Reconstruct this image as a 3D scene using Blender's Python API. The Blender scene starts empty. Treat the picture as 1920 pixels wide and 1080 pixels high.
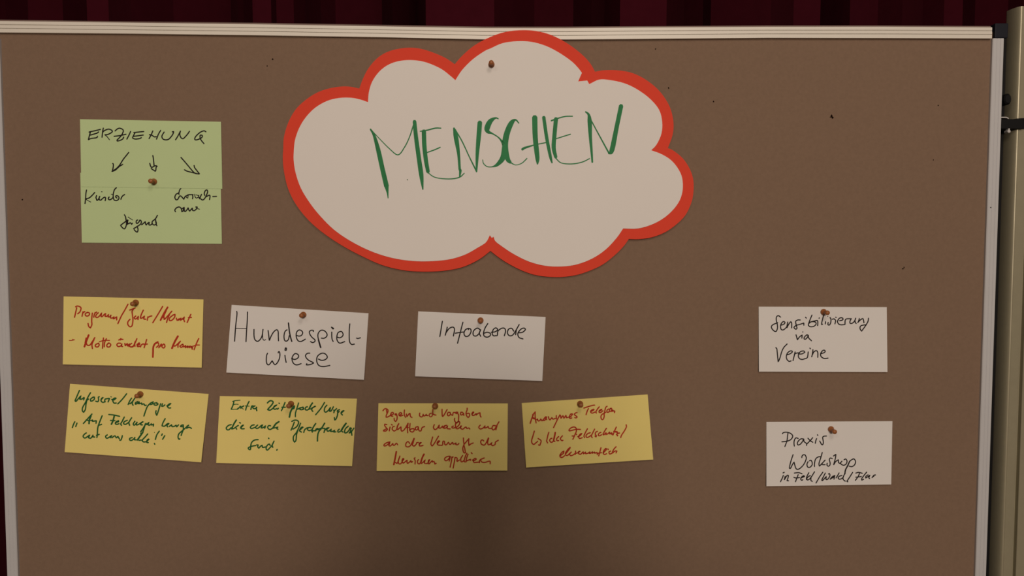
import bpy, bmesh, math, random
from mathutils import Vector
from mathutils.geometry import tessellate_polygon
random.seed(7)
S = bpy.context.scene
COL = S.collection

# ---------------------------------------------------------------- camera
F = 1450.0                       # focal length in pixels of a 1920 x 1080 frame
PITCH = math.radians(3.06)
CAM = Vector((0.025, -1.155, 1.62))
cd = bpy.data.cameras.new('camera')
cd.sensor_width = 36.0
cd.lens = F / 1920.0 * 36.0
cd.clip_start = 0.01
cam = bpy.data.objects.new('camera', cd)
COL.objects.link(cam)
cam.location = CAM
cam.rotation_euler = (math.radians(90) - PITCH, 0, 0)
S.camera = cam

# ---------------------------------------------------------------- world and lamps
w = bpy.data.worlds.new('room_air'); S.world = w
w.use_nodes = True
w.node_tree.nodes['Background'].inputs[0].default_value = (1.0, 0.80, 0.62, 1)
w.node_tree.nodes['Background'].inputs[1].default_value = 0.03
def lamp(name, loc, aim, size, power, color=(1.0, 0.835, 0.675)):
    l = bpy.data.lights.new(name, 'AREA'); l.shape = 'DISK'; l.size = size
    l.energy = power; l.color = color
    o = bpy.data.objects.new(name, l); COL.objects.link(o)
    o.location = loc
    o.rotation_euler = (Vector(aim) - Vector(loc)).to_track_quat('-Z', 'Y').to_euler()
    return o
lamp('ceiling_lamp', (0.45, -1.9, 3.05), (0.3, 0.0, 1.4), 0.6, 8.5)
lamp('ceiling_lamp', (-1.0, -2.6, 3.05), (0.0, 0.0, 1.4), 0.6, 5.0)
lamp('ceiling_lamp', (1.2, -2.6, 3.05), (0.2, 0.0, 1.4), 0.6, 1.6)
lamp('hall_lamp', (-0.04, -7.0, 2.90), (0.0, 0.0, 1.4), 0.9, 93)
lamp('hall_lamp', (0.72, -7.0, 2.86), (0.0, 0.0, 1.4), 0.9, 93)
vs = S.view_settings
S.display_settings.display_device = 'sRGB'
vs.view_transform = 'Standard'; vs.look = 'None'; vs.gamma = 1.0
vs.use_curve_mapping = False
vs.exposure = 0.05

# ---------------------------------------------------------------- helpers
def at(px, py, Y=0.0):
    """The point of the vertical plane y = Y that the photograph shows at (px, py)."""
    dx = (px - 960.0) / F; dy = -(py - 540.0) / F
    c, s = math.cos(PITCH), math.sin(PITCH)
    d = Vector((dx, c + dy * s, -s + dy * c))
    return CAM + d * ((Y - CAM.y) / d.y)

def thing(name, label, cat, loc, group=None):
    o = bpy.data.objects.new(name, None); COL.objects.link(o)
    o.empty_display_size = 0.02
    o.location = loc; o['label'] = label; o['category'] = cat
    if group: o['group'] = group
    return o

def put(name, verts, faces, mat, root=None, smooth=False, label=None, parent=None):
    """One mesh object; verts in room coordinates, stored relative to its thing's base."""
    base = Vector(root.location) if root else Vector((0, 0, 0))
    me = bpy.data.meshes.new(name)
    me.from_pydata([tuple(Vector(v) - base) for v in verts], [], faces)
    me.update()
    bm = bmesh.new(); bm.from_mesh(me)
    bmesh.ops.recalc_face_normals(bm, faces=bm.faces)
    bm.to_mesh(me); bm.free()
    me.materials.append(mat)
    if smooth:
        for p in me.polygons: p.use_smooth = True
    o = bpy.data.objects.new(name, me); COL.objects.link(o)
    o.parent = parent or root
    if label: o['label'] = label
    return o

def bevel(o, width, seg=2):
    m = o.modifiers.new('bevel', 'BEVEL'); m.width = width; m.segments = seg; m.limit_method = 'ANGLE'
    return o

def box_data(x0, x1, y0, y1, z0, z1):
    v = [(x, y, z) for x in (x0, x1) for y in (y0, y1) for z in (z0, z1)]
    f = [(0,1,3,2),(4,6,7,5),(0,4,5,1),(2,3,7,6),(0,2,6,4),(1,5,7,3)]
    return v, f

def sweep(rows):
    """Skin a list of equal closed rings, capped at both ends."""
    n = len(rows[0]); v = [p for r in rows for p in r]; f = []
    for i in range(len(rows) - 1):
        for j in range(n):
            a = i * n + j; b = i * n + (j + 1) % n
            f.append((a, b, b + n, a + n))
    f.append(tuple(range(n))); f.append(tuple(range(len(v) - n, len(v))))
    return v, f

def spline(pts, corner=70, steps=5):
    """Catmull-Rom through pts (x, y, ...), kept sharp where the line turns hard."""
    pts = [tuple(map(float, p)) for p in pts]
    n = len(pts)
    if n < 3: return pts
    sharp = [True] * n
    for i in range(1, n - 1):
        a = Vector(pts[i][:2]) - Vector(pts[i-1][:2]); b = Vector(pts[i+1][:2]) - Vector(pts[i][:2])
        sharp[i] = a.length > 1e-6 and b.length > 1e-6 and math.degrees(a.angle(b)) > corner
    out = [pts[0]]
    for i in range(n - 1):
        p1, p2 = pts[i], pts[i+1]
        p0 = pts[i-1] if not sharp[i] else tuple(2*a - b for a, b in zip(p1, p2))
        p3 = pts[i+2] if not sharp[i+1] else tuple(2*b - a for a, b in zip(p1, p2))
        for k in range(1, steps + 1):
            t = k / steps
            out.append(tuple(0.5*((2*b) + (-a+c)*t + (2*a-5*b+4*c-d)*t*t + (-a+3*b-3*c+d)*t**3)
                             for a, b, c, d in zip(p0, p1, p2, p3)))
    return out

# ---------------------------------------------------------------- materials
def mat(name, rgb, rough=0.6, metal=0.0, spec=0.5, noise=0.0, nscale=60.0, bump=0.0, bscale=400.0, stretch=None):
    m = bpy.data.materials.new(name); m.use_nodes = True
    nt = m.node_tree; b = nt.nodes['Principled BSDF']
    b.inputs['Base Color'].default_value = (*rgb, 1)
    b.inputs['Roughness'].default_value = rough; b.inputs['Metallic'].default_value = metal
    b.inputs['Specular IOR Level'].default_value = spec
    tc = nt.nodes.new('ShaderNodeTexCoord')
    mp = nt.nodes.new('ShaderNodeMapping'); nt.links.new(tc.outputs['Object'], mp.inputs[0])
    if stretch: mp.inputs['Scale'].default_value = stretch
    if noise:
        n = nt.nodes.new('ShaderNodeTexNoise'); n.inputs['Scale'].default_value = nscale; n.inputs['Detail'].default_value = 4
        nt.links.new(mp.outputs[0], n.inputs['Vector'])
        mx = nt.nodes.new('ShaderNodeMix'); mx.data_type = 'RGBA'
        mx.inputs[6].default_value = (*[c * (1 - noise) for c in rgb], 1)
        mx.inputs[7].default_value = (*[min(1, c * (1 + noise)) for c in rgb], 1)
        nt.links.new(n.outputs['Fac'], mx.inputs[0]); nt.links.new(mx.outputs[2], b.inputs['Base Color'])
    if bump:
        n2 = nt.nodes.new('ShaderNodeTexNoise'); n2.inputs['Scale'].default_value = bscale; n2.inputs['Detail'].default_value = 3
        nt.links.new(mp.outputs[0], n2.inputs['Vector'])
        bp = nt.nodes.new('ShaderNodeBump'); bp.inputs['Strength'].default_value = bump; bp.inputs['Distance'].default_value = 0.001
        nt.links.new(n2.outputs['Fac'], bp.inputs['Height']); nt.links.new(bp.outputs[0], b.inputs['Normal'])
    return m
M_FELT = mat('brown_felt', (0.235, 0.157, 0.112), 0.95, spec=0.1, noise=0.10, nscale=220, bump=0.25, bscale=900)
M_RAIL = mat('pale_rail', (0.80, 0.76, 0.70), 0.42, spec=0.5, noise=0.03, nscale=30)
M_SIDE = mat('grey_rail', (0.57, 0.575, 0.61), 0.45, spec=0.5, noise=0.04, nscale=30)
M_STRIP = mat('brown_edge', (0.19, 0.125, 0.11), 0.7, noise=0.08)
M_GROOVE = mat('rail_groove', (0.30, 0.25, 0.20), 0.7)
M_CAP = mat('dark_plastic', (0.013, 0.015, 0.024), 0.6, spec=0.2)
M_HOLE = mat('pin_hole_dark', (0.012, 0.006, 0.004), 0.9, spec=0.0)
M_POST = mat('olive_beige_paint', (0.36, 0.33, 0.235), 0.38, metal=0.25, noise=0.06, nscale=90)
M_BLACK = mat('black_plastic', (0.005, 0.005, 0.006), 0.55, spec=0.2)
M_CHROME = mat('bright_metal', (0.80, 0.79, 0.80), 0.25, metal=0.3)
M_CURTAIN = mat('dark_red_velvet', (0.052, 0.0045, 0.0105), 0.9, spec=0.05, noise=0.15, nscale=40, bump=0.2, bscale=500)
M_WALL = mat('plain_wall', (0.10, 0.09, 0.08), 0.9, noise=0.05, nscale=8)
M_FLOOR = mat('hall_parquet', (0.12, 0.07, 0.04), 0.5, noise=0.2, nscale=6, stretch=(1, 8, 1))
M_WHITE = mat('white_card', (0.80, 0.78, 0.78), 0.8, spec=0.2, noise=0.012, nscale=25, bump=0.05, bscale=1500)
M_CLOUDW = mat('white_paper', (0.83, 0.80, 0.79), 0.7, spec=0.25, noise=0.012, nscale=12, bump=0.04, bscale=1500)
M_YELLOW = mat('yellow_card', (0.90, 0.755, 0.265), 0.8, spec=0.2, noise=0.02, nscale=25, bump=0.05, bscale=1500)
M_GREEN = mat('green_card', (0.58, 0.735, 0.40), 0.8, spec=0.2, noise=0.02, nscale=25, bump=0.05, bscale=1500)
M_RED = mat('red_card', (0.80, 0.068, 0.036), 0.75, spec=0.2, noise=0.02, nscale=25)
M_PIN = mat('brown_wood', (0.34, 0.115, 0.032), 0.5, noise=0.25, nscale=300)
M_STEEL = mat('needle_steel', (0.6, 0.6, 0.6), 0.3, metal=1.0)
K_BLACK = mat('black_ink', (0.012, 0.008, 0.008), 0.6, spec=0.2)
K_RED = mat('red_ink', (0.50, 0.036, 0.012), 0.6, spec=0.2, noise=0.2, nscale=200)
K_GREEN = mat('green_ink', (0.018, 0.125, 0.030), 0.6, spec=0.2, noise=0.25, nscale=200)
K_BIG = mat('broad_green_ink', (0.020, 0.215, 0.072), 0.55, spec=0.2, noise=0.30, nscale=130, stretch=(1, 1, 0.3))
# ---------------------------------------------------------------- the hall: floor, back wall, curtain
def struct(name, v, f, m):
    o = put(name, v, f, m); o['kind'] = 'structure'; return o
struct('floor', *box_data(-4, 4, -8, 1.3, -0.1, 0.0), M_FLOOR)
struct('wall_back', *box_data(-4, 4, 1.0, 1.1, 0.0, 3.6), M_WALL)

def build_curtain():
    # width of each fold face as seen above the board, and how squarely it faces the hall (1 = flat on, near 0 = edge on)
    faces = [(-40,38,.15),(38,100,.55),(100,146,.12),(147,190,.95),(190,300,.30),(300,412,.50),(412,447,.08),(448,482,.90),
             (482,492,.12),(492,525,.70),(525,600,.25),(600,690,.60),(690,765,.12),(768,882,.985),(882,960,.40),(960,1032,.70),
             (1032,1115,.25),(1118,1200,.985),(1202,1278,.30),(1278,1292,.10),(1292,1395,.55),(1395,1440,.35),(1440,1493,.85),
             (1494,1545,.08),(1545,1597,.75),(1597,1725,.30),(1725,1761,.75),(1762,1785,.08),(1785,1845,.50),(1845,1990,.12)]
    MID, REACH = 0.56, 0.10
    k = (MID - CAM.y) / F
    pts = [(at(-40, 20, MID).x, MID)]
    for p0, p1, b in faces:
        n = 1
        while True:
            w = (p1 - p0) / n * k
            if w * math.tan(math.acos(b)) < 0.17 or n > 5: break
            n += 1
        for q in range(n):
            x, y = pts[-1]
            t = (p0 + (p1 - p0) * (q + .5) / n - 960.0) / F
            sg = 1 if y < MID else -1
            if abs(y - MID) < 0.03 and len(pts) > 2: sg = 1 if pts[-2][1] < y else -1
            best, bd = 0.0, 9
            for m in range(1, 200):
                d = sg * m * 0.001
                W = w + d * t
                if W < 0.002: break
                e = abs(W / math.hypot(W, d) - b)
                if e < bd: best, bd = d, e
            pts.append((x + w + best * t, y + best))
    left, right = [], []
    x = pts[0][0]
    while x > -2.6:
        x -= random.uniform(.02, .06); left.append((x, MID + random.uniform(-REACH, REACH)))
    x = pts[-1][0]
    while x < 2.7:
        x += random.uniform(.02, .06); right.append((x, MID + random.uniform(-REACH, REACH)))
    pts = left[::-1] + pts + right
    line = spline(pts, corner=0, steps=1)
    levels = [0.03, 0.6, 1.2, 1.8, 2.1, 2.6, 3.1]
    v, f = [], []
    n = len(line)
    for k, z in enumerate(levels):
        for i, (x, d) in enumerate(line):
            v.append((x + 0.004 * math.sin(z * 2.1 + x * 3), d, z))
    for k in range(len(levels) - 1):
        for i in range(n - 1):
            a = k * n + i
            f.append((a, a + 1, a + 1 + n, a + n))
    t = thing('stage_curtain', 'dark red pleated curtain hanging behind the pinboard', 'curtain', (0, 0.58, 0.03))
    o = put('drape', v, f, M_CURTAIN, t, smooth=False)
    so = o.modifiers.new('thickness', 'SOLIDIFY'); so.thickness = 0.002
    rod = [[(xx, 0.56 + 0.012 * math.cos(a), 3.11 + 0.012 * math.sin(a)) for a in [i * math.pi / 6 for i in range(12)]] for xx in (-2.65, 2.75)]
    put('curtain_rail', *sweep(rod), M_BLACK, t, smooth=True)
build_curtain()

# ---------------------------------------------------------------- the pinboard
XL = at(19.7, 690, -0.005).x                       # inner edges of the side rails
XR = at(1846.6, 540, -0.005).x
SIDE = 0.0166
RAIL_Y = -0.005
board = thing('pinboard', 'wide brown felt pinboard with pale metal frame holding all the cards', 'pinboard', ((XL + XR) / 2, 0.011, 0.74))
ZT = at(960, 60).z
bevel(put('felt_panel', *box_data(XL - 0.004, XR + 0.004, 0.0, 0.022, 0.755, ZT), M_FELT, board), 0.0008)

RX = [0, 240, 480, 720, 905, 1060, 1200, 1440, 1650, 1860]
R_LOW = [60.8, 63.2, 66.3, 70.0, 74.0, 74.2, 73.2, 71.0, 71.5, 72.3]
R_TOP = [38.5, 42.0, 45.0, 49.0, 52.2, 52.4, 51.0, 49.7, 49.5, 50.8]
R_EDGE = [35.0, 38.5, 41.0, 45.0, 48.2, 48.3, 47.5, 46.0, 46.0, 47.2]
def rail_rows(lo, hi, profile):
    """profile: (share of the height, depth in front of the felt) going round the section."""
    rows = []
    px = [-26] + RX[1:]
    for x, a, b in zip(px, lo, hi):
        zl = at(x, a, RAIL_Y).z; zh = at(x, b, RAIL_Y).z
        X = at(x, (a + b) / 2, RAIL_Y).x
        rows.append([(X, -d, zl + (zh - zl) * h) for h, d in profile])
    return rows
third = [(0.0, .0), (0.0, .0042), (.02, .0050), (.33, .0052), (.345, .0030), (.365, .0030), (.38, .0052),
         (.65, .0052), (.665, .0030), (.685, .0030), (.70, .0052), (.97, .0050), (1.0, .0040), (1.0, -.024), (0.0, -.024)]
put('top_rail', *sweep(rail_rows(R_LOW, R_TOP, third)), M_RAIL, board)
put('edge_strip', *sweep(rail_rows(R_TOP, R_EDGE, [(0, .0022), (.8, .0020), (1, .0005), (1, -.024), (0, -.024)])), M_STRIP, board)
z_side = at(1870, 73.5).z
def side_rail(x0, x1):
    prof = [(x0, .0), (x0, -.0040), (x0 + .001, -.0050), (x0 + .0055, -.0050), (x0 + .0060, -.0044), (x0 + .0066, -.0050),
            (x0 + .0108, -.0050), (x0 + .0114, -.0044), (x0 + .0119, -.0050), (x1 - .001, -.0050), (x1, -.0040), (x1, .024), (x0, .024)]
    put('side_rail', *sweep([[(x, y, z) for x, y in prof] for z in (0.745, z_side)]), M_SIDE, board)
side_rail(XR, XR + SIDE)
side_rail(XL - SIDE, XL)
bevel(put('bottom_rail', *box_data(XL, XR, -0.005, 0.024, 0.74, 0.758), M_RAIL, board), 0.001)
cx0 = at(1861, 60).x
bevel(put('corner_cap', *box_data(cx0, at(1885.5, 60).x, -0.0062, 0.026, at(1870, 73.2).z, at(1870, 45.5).z), M_CAP, board), 0.0012)
bevel(put('corner_cap', *box_data(XL - SIDE - 0.003, XL - 0.012, -0.0062, 0.026, at(-10, 61.5).z, at(-10, 34).z), M_CAP, board), 0.0012)

def speck(name, px, py, r, m, root, off, label=None, sx=1.0):
    k = 9; ring = []
    for i in range(k):
        a = 2 * math.pi * i / k; q = r * random.uniform(.65, 1.2)
        ring.append(at(px + q * sx * math.cos(a), py + q * math.sin(a), off))
    c = [Vector(p) + Vector((0, -0.00025, 0)) for p in ring]
    v, f = sweep([ring, c]); put(name, v, f, m, root, label=label)
for px, py, r, sx in [(1559, 217.5, 2.9, .7), (1561.2, 220.8, 1.9, .9), (1556.6, 219.8, 1.2, .8), (1695, 501.2, 1.7, .6), (1692.6, 503.8, 1.1, 1.5), (1337.7, 190.5, 1.6, .8), (1253.5, 165, 1.7, .8), (511, 111, 1.6, 1), (501, 123.5, 1.3, .8),
                      (42, 374.5, 1.5, 1), (1759, 197.5, 1.3, 1), (1229, 92, 1.2, 1), (1750, 300, 1.0, 1)]:
    speck('pin_hole', px, py, r, M_HOLE, board, -0.00005, sx=sx)
speck('speck', 1857.5, 389, 1.2, M_HOLE, board, -0.00505)

# ---------------------------------------------------------------- the stand post at the right
def build_post():
    Y = 0.004
    FD = 0.024                                            # depth of the rounded flank
    PX = at(1887.5, 40, Y + FD).x                         # where the column begins at the left
    XRIDGE = at(1916.5, 14, Y).x                          # ridge between flank and flat front
    XG0 = at(1916.5, 520, Y).x; XG1 = XG0 + 0.0064        # groove in the front
    ztop = at(1912, 11.5, Y).z
    prof = []
    a0, b0 = XRIDGE - PX, FD
    for i in range(11):
        t = math.pi / 2 * i / 10
        prof.append((a0 * (1 - math.cos(t)), b0 * (1 - math.sin(t))))
    g0, g1 = XG0 - PX, XG1 - PX
    prof += [(a0 + 0.0006, -0.0004), (a0 + 0.0014, 0.0002), (g0 - 0.0005, 0.0002), (g0, 0.0008), (g0, 0.0075), (g1, 0.0075), (g1, 0.0008), (g1 + 0.0005, 0.0002)]
    W = g0 + g1
    right = [(W - x, y) for x, y in reversed(prof[:12])]
    prof += [(W - a0 - 0.0014, 0.0002)] + right
    for i in range(1, 11):                                # shallow rounded back
        t = math.pi / 2 * i / 10
        prof.append((W - 0.035 * (1 - math.cos(t)), FD + 0.012 * math.sin(t)))
    for i in range(10, 0, -1):
        t = math.pi / 2 * i / 10
        prof.append((0.035 * (1 - math.cos(t)) - 0.00001, FD + 0.012 * math.sin(t)))
    t = thing('stand_post', 'rounded olive beige metal post with black clamp right of the pinboard', 'post', (PX + W / 2, Y + 0.018, 0.0))
    ring = lambda z, s=1.0: [(PX + W / 2 + (x - W / 2) * s, Y + 0.018 + (y - 0.018) * s, z) for x, y in prof]
    put('column', *sweep([ring(0.02), ring(ztop)]), M_POST, t)
    bevel(put('foot_plate', *box_data(PX - 0.05, PX + W + 0.05, -0.22, 0.28, 0.0, 0.02), M_BLACK, t), 0.004)
    put('gap_shade_strip', *box_data(XR + SIDE + 0.001, PX + 0.004, 0.0265, 0.033, 0.02, at(1880, 62, 0.03).z), M_BLACK, t)  # added black strip, stands in for the shade between frame and post
    # clamp band round the column, a little higher at its right end
    zb0, zb1 = at(1885, 242.5, 0).z, at(1885, 222.0, 0).z
    rise = 0.0030
    outer = lambda z: [(PX + W / 2 + (x - W / 2) * 1.05, Y + 0.018 + (y - 0.018) * 1.10, z + rise * (x / W)) for x, y in prof if not (g0 - .0001 < x < g1 + .0001 and 0.002 < y < 0.03)]
    put('clamp_band', *sweep([outer(zb0), outer(zb1)]), M_BLACK, t)
    xs = XR + SIDE
    br = bevel(put('clamp_bracket', *box_data(xs + 0.0004, PX + 0.012, -0.0005, 0.018, zb0 + 0.0005, zb1 - 0.0010), M_BLACK, t), 0.001)
    ztip = zb1
    put('bracket_lip', *sweep([[(X, -0.0020, z - 0.0007), (X, -0.0020, z + 0.0008), (X, 0.014, z + 0.0008), (X, 0.014, z - 0.0007)]
        for X, z in [(xs + 0.0004, ztip + 0.0012), (xs + 0.0088, ztip + 0.0012), (xs + 0.0122, ztip - 0.0004)]]), M_CHROME, t, label='bright metal lip')
    c = at(1891, 246.5, -0.001)
    def disc(name, c, r, y0, y1, m, n=16, dome=0.0, tall=1.0):
        rows = [[(c.x + r * q * math.cos(2*math.pi*i/n), y, c.z + r * tall * q * math.sin(2*math.pi*i/n)) for i in range(n)] for q, y in
                ([(1, y1), (1, y0 + dome), (.7, y0)] if dome else [(1, y1), (1, y0)])]
        return put(name, *sweep(rows), m, t)
    s0 = disc('screw', c, 0.0024, -0.0030, 0.006, M_CHROME, dome=0.0008)
    s0['label'] = 'bright screw head'
    put('screw_shank', *box_data(c.x - 0.0010, c.x + 0.0010, -0.0022, 0.004, c.z, zb0 + 0.001), M_CHROME, t)
    k = at(1887.3, 186.5, 0.003)
    disc('clamp_knob', k, 0.0057, -0.001, 0.014, M_BLACK, n=14, dome=0.002, tall=1.45)
build_post()
# ---------------------------------------------------------------- cards, cloud and their handwriting
class Sheet:
    """A sheet of paper hanging close to the felt: corners as seen (TL, TR, BR, BL), its pin, how far it stands off."""
    def __init__(self, corners, near, far, curl=0.0):
        self.c = corners; self.near = near; self.far = far; self.curl = curl
    def uv(self, px, py):
        (x0, y0), (x1, y1), (x2, y2), (x3, y3) = self.c
        u = v = .5
        for _ in range(8):
            X = (1-u)*(1-v)*x0 + u*(1-v)*x1 + u*v*x2 + (1-u)*v*x3
            Y = (1-u)*(1-v)*y0 + u*(1-v)*y1 + u*v*y2 + (1-u)*v*y3
            ax, ay = (1-v)*(x1-x0) + v*(x2-x3), (1-v)*(y1-y0) + v*(y2-y3)
            bx, by = (1-u)*(x3-x0) + u*(x2-x1), (1-u)*(y3-y0) + u*(y2-y1)
            d = ax*by - ay*bx
            u += ((px-X)*by - (py-Y)*bx) / d; v += (ax*(py-Y) - ay*(px-X)) / d
        return u, v
    def off_uv(self, u, v):
        return self.near + (self.far - self.near) * v ** 1.6 + self.curl * (2*u - 1) ** 2 * (0.4 + 0.6 * v)
    def P(self, px, py, lift=0.0):
        return at(px, py, -(self.off_uv(*self.uv(px, py)) + lift))
    def grid(self, nu=14, nv=8, thick=0.0003):
        (x0, y0), (x1, y1), (x2, y2), (x3, y3) = self.c
        top, bot = [], []
        for j in range(nv + 1):
            for i in range(nu + 1):
                u, v = i/nu, j/nv
                X = (1-u)*(1-v)*x0 + u*(1-v)*x1 + u*v*x2 + (1-u)*v*x3
                Y = (1-u)*(1-v)*y0 + u*(1-v)*y1 + u*v*y2 + (1-u)*v*y3
                o = self.off_uv(u, v)
                p = at(X, Y, -o); top.append(p); bot.append(p + Vector((0, thick, 0)))
        n = nu + 1; N = len(top); f = []
        for j in range(nv):
            for i in range(nu):
                a = j*n + i
                f.append((a, a+1, a+1+n, a+n)); f.append((N+a, N+a+n, N+a+1+n, N+a+1))
        rim = [i for i in range(n)] + [j*n + nu for j in range(1, nv+1)] + [nv*n + i for i in range(nu-1, -1, -1)] + [j*n for j in range(nv-1, 0, -1)]
        for a, b in zip(rim, rim[1:] + rim[:1]): f.append((a, N+a, N+b, b))
        return top + bot, f

def ink(sheet, strokes, width, m, root, name, label, lift=0.00016):
    """A run of pen strokes laid on the sheet as thin ribbons of ink with round ends."""
    v, f = [], []
    lay = 0
    for pts in strokes:
        if len(pts) == 1: pts = [pts[0], (pts[0][0] + .3, pts[0][1] + .3) + tuple(pts[0][2:])]
        line = spline(pts, corner=100, steps=4)
        W = [(p[2] if len(p) > 2 else width) / 2 for p in line]
        n = len(line); L, R = [], []
        lay += 1; h = lift + (lay % 5) * 0.000006
        for i, p in enumerate(line):
            a = line[max(0, i-1)]; b = line[min(n-1, i+1)]
            t = Vector((b[0]-a[0], b[1]-a[1]))
            t = t.normalized() if t.length > 1e-6 else Vector((1, 0))
            if i == 0: t0 = t
            t1 = t
            nx, ny = -t.y, t.x
            L.append((p[0] + nx*W[i], p[1] + ny*W[i])); R.append((p[0] - nx*W[i], p[1] - ny*W[i]))
        s = line[0]; e = line[-1]
        cap0 = [(s[0] - t0.x*W[0]*.75 + k*t0.y*W[0]*.5, s[1] - t0.y*W[0]*.75 - k*t0.x*W[0]*.5) for k in (-1, 1)]
        cap1 = [(e[0] + t1.x*W[-1]*.75 - k*t1.y*W[-1]*.5, e[1] + t1.y*W[-1]*.75 + k*t1.x*W[-1]*.5) for k in (-1, 1)]
        # rows of left/right pairs
        pairs = [(cap0[0], cap0[1])] + list(zip(L, R)) + [(cap1[1], cap1[0])]
        # keep cap points on their own sides
        def side(pr, ref):
            l, r = pr
            return (l, r) if (Vector(l) - Vector(ref[0])).length <= (Vector(l) - Vector(ref[1])).length else (r, l)
        pairs[0] = side(pairs[0], pairs[1]); pairs[-1] = side(pairs[-1], pairs[-2])
        base = len(v)
        for l, r in pairs:
            v.append(sheet.P(*l, lift=h)); v.append(sheet.P(*r, lift=h))
        for i in range(len(pairs) - 1):
            a = base + 2*i
            f.append((a, a+1, a+3, a+2))
    o = put(name, v, f, m, root, label=label)
    me = o.data
    for p in me.polygons:                      # ink faces look out of the sheet
        if p.normal.y > 0: p.flip()
    me.update()
    return o

def parse(crop, text):
    """Strokes measured on an enlarged detail: crop = (left, top, enlargement)."""
    x0, y0, s = crop
    out = []
    for st in text.split(';'):
        st = st.strip()
        if not st: continue
        wd = None
        if '@' in st: st, wd = st.split('@'); wd = float(wd) / s
        pts = []
        for q in st.split():
            c = [float(k) for k in q.split(',')]
            p = (x0 + c[0]/s, y0 + c[1]/s)
            if len(c) > 2: p += (c[2]/s,)
            elif wd: p += (wd,)
            pts.append(p)
        out.append(pts)
    return out

CARD_GROUP = 'handwritten cards on the pinboard'
def card(label, corners, m, words, width, ink_mat, inkname, near=0.0008, far=0.0035, curl=0.0006, cat='card'):
    sh = Sheet(corners, near, far, curl)
    cx = sum(c[0] for c in corners)/4; cy = sum(c[1] for c in corners)/4
    t = thing('moderation_card', label, cat, at(cx, cy, -0.0005), CARD_GROUP)
    v, f = sh.grid(); put('sheet', v, f, m, t, smooth=False)
    for wname, pieces in words:
        strokes = []
        for crop, text in pieces: strokes += parse(crop, text)
        strokes = [[p if len(p) > 2 else p + (width,) for p in s] for s in strokes]
        kind = 'drawn_arrow' if wname.startswith('arrow') else 'handwritten_word'
        lab = ('%s drawn arrow' % inkname) if kind == 'drawn_arrow' else '%s handwriting %s' % (inkname, wname)
        ink(sh, strokes, width, ink_mat, t, kind, lab)
    return sh

G1, G2, G3, G4 = (160,230,16), (270,230,16), (200,280,19.2), (290,280,19.2)
# two green cards pinned one over the other
card('lower green card, its top tucked under the card reading ERZIEHUNG', [(150.5,324),(413.5,328),(416,457.2),(153.5,455)], M_GREEN, [
  ('Kinder', [((150,340,19.2), "235,310 210,450 200,620 180,800; 530,400 450,490 340,590 205,630; 205,640 280,690 390,745@26; 595,510 575,590 610,690 660,650 710,540; 770,375 800,380@30; 700,545 690,640 740,680 820,610 890,570 920,600 905,700; 1120,465 1190,475@24; 1050,560 1015,620 1060,665 1140,630 1200,560; 1310,230 1240,300 1200,440 1195,560 1230,670 1320,690 1390,640 1400,570 1350,520 1290,525 1290,570 1330,600; 1470,650 1500,570 1550,510 1610,475")]),
  ('Jugend', [((215,390,19.2), "350,240 390,320 410,440 425,560 400,680 350,750 280,710 215,630; 215,620 320,540 470,430; 440,440 460,500 450,590@55; 480,440 460,520 500,570 560,530 610,590 640,545; 480,330 530,340@30; 540,370 650,430@26; 830,430 780,460 780,540 820,550 880,490 900,440 940,450 960,500 940,570 850,640 680,745; 800,660 840,760 820,860 770,850 700,780; 970,605 1060,530 1100,490 1110,560 1130,615 1200,540 1250,510 1230,600 1290,610 1350,560; 1540,260 1480,370 1420,430 1350,490 1360,570 1410,610 1480,590 1500,540 1470,450; 1470,420 1490,560 1520,640")]),
  ('Erwachsene', [((320,340,16.62), "340,190 280,270 250,360 170,400 130,490 160,570 220,560 270,470 310,455 360,500 410,560 440,490 470,455; 250,360 260,410; 470,455 490,500 530,520@26; 480,460 550,420 700,415; 550,420 530,530@26; 680,420 690,480 680,545; 750,400 760,480 800,520 860,490 880,430@28; 790,420 860,440@26; 880,490 900,545; 960,405 910,520; 930,540 990,580 1050,545 1110,440 1150,330 1130,270 1080,290 1045,370 1060,440; 1110,480 1160,450 1210,430 1225,470 1210,570; 1310,475 1430,470; 150,950 130,890 190,820 270,800 330,850 350,950; 330,870 420,810 400,870 380,940; 420,810 430,930 480,920 550,820 560,880 590,930 650,860 680,830 680,900 740,910 800,860 830,800 780,800; 830,850 900,870@26")]),
], 2.25, K_BLACK, 'black', near=0.0005, far=0.0014, curl=0.0)
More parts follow.
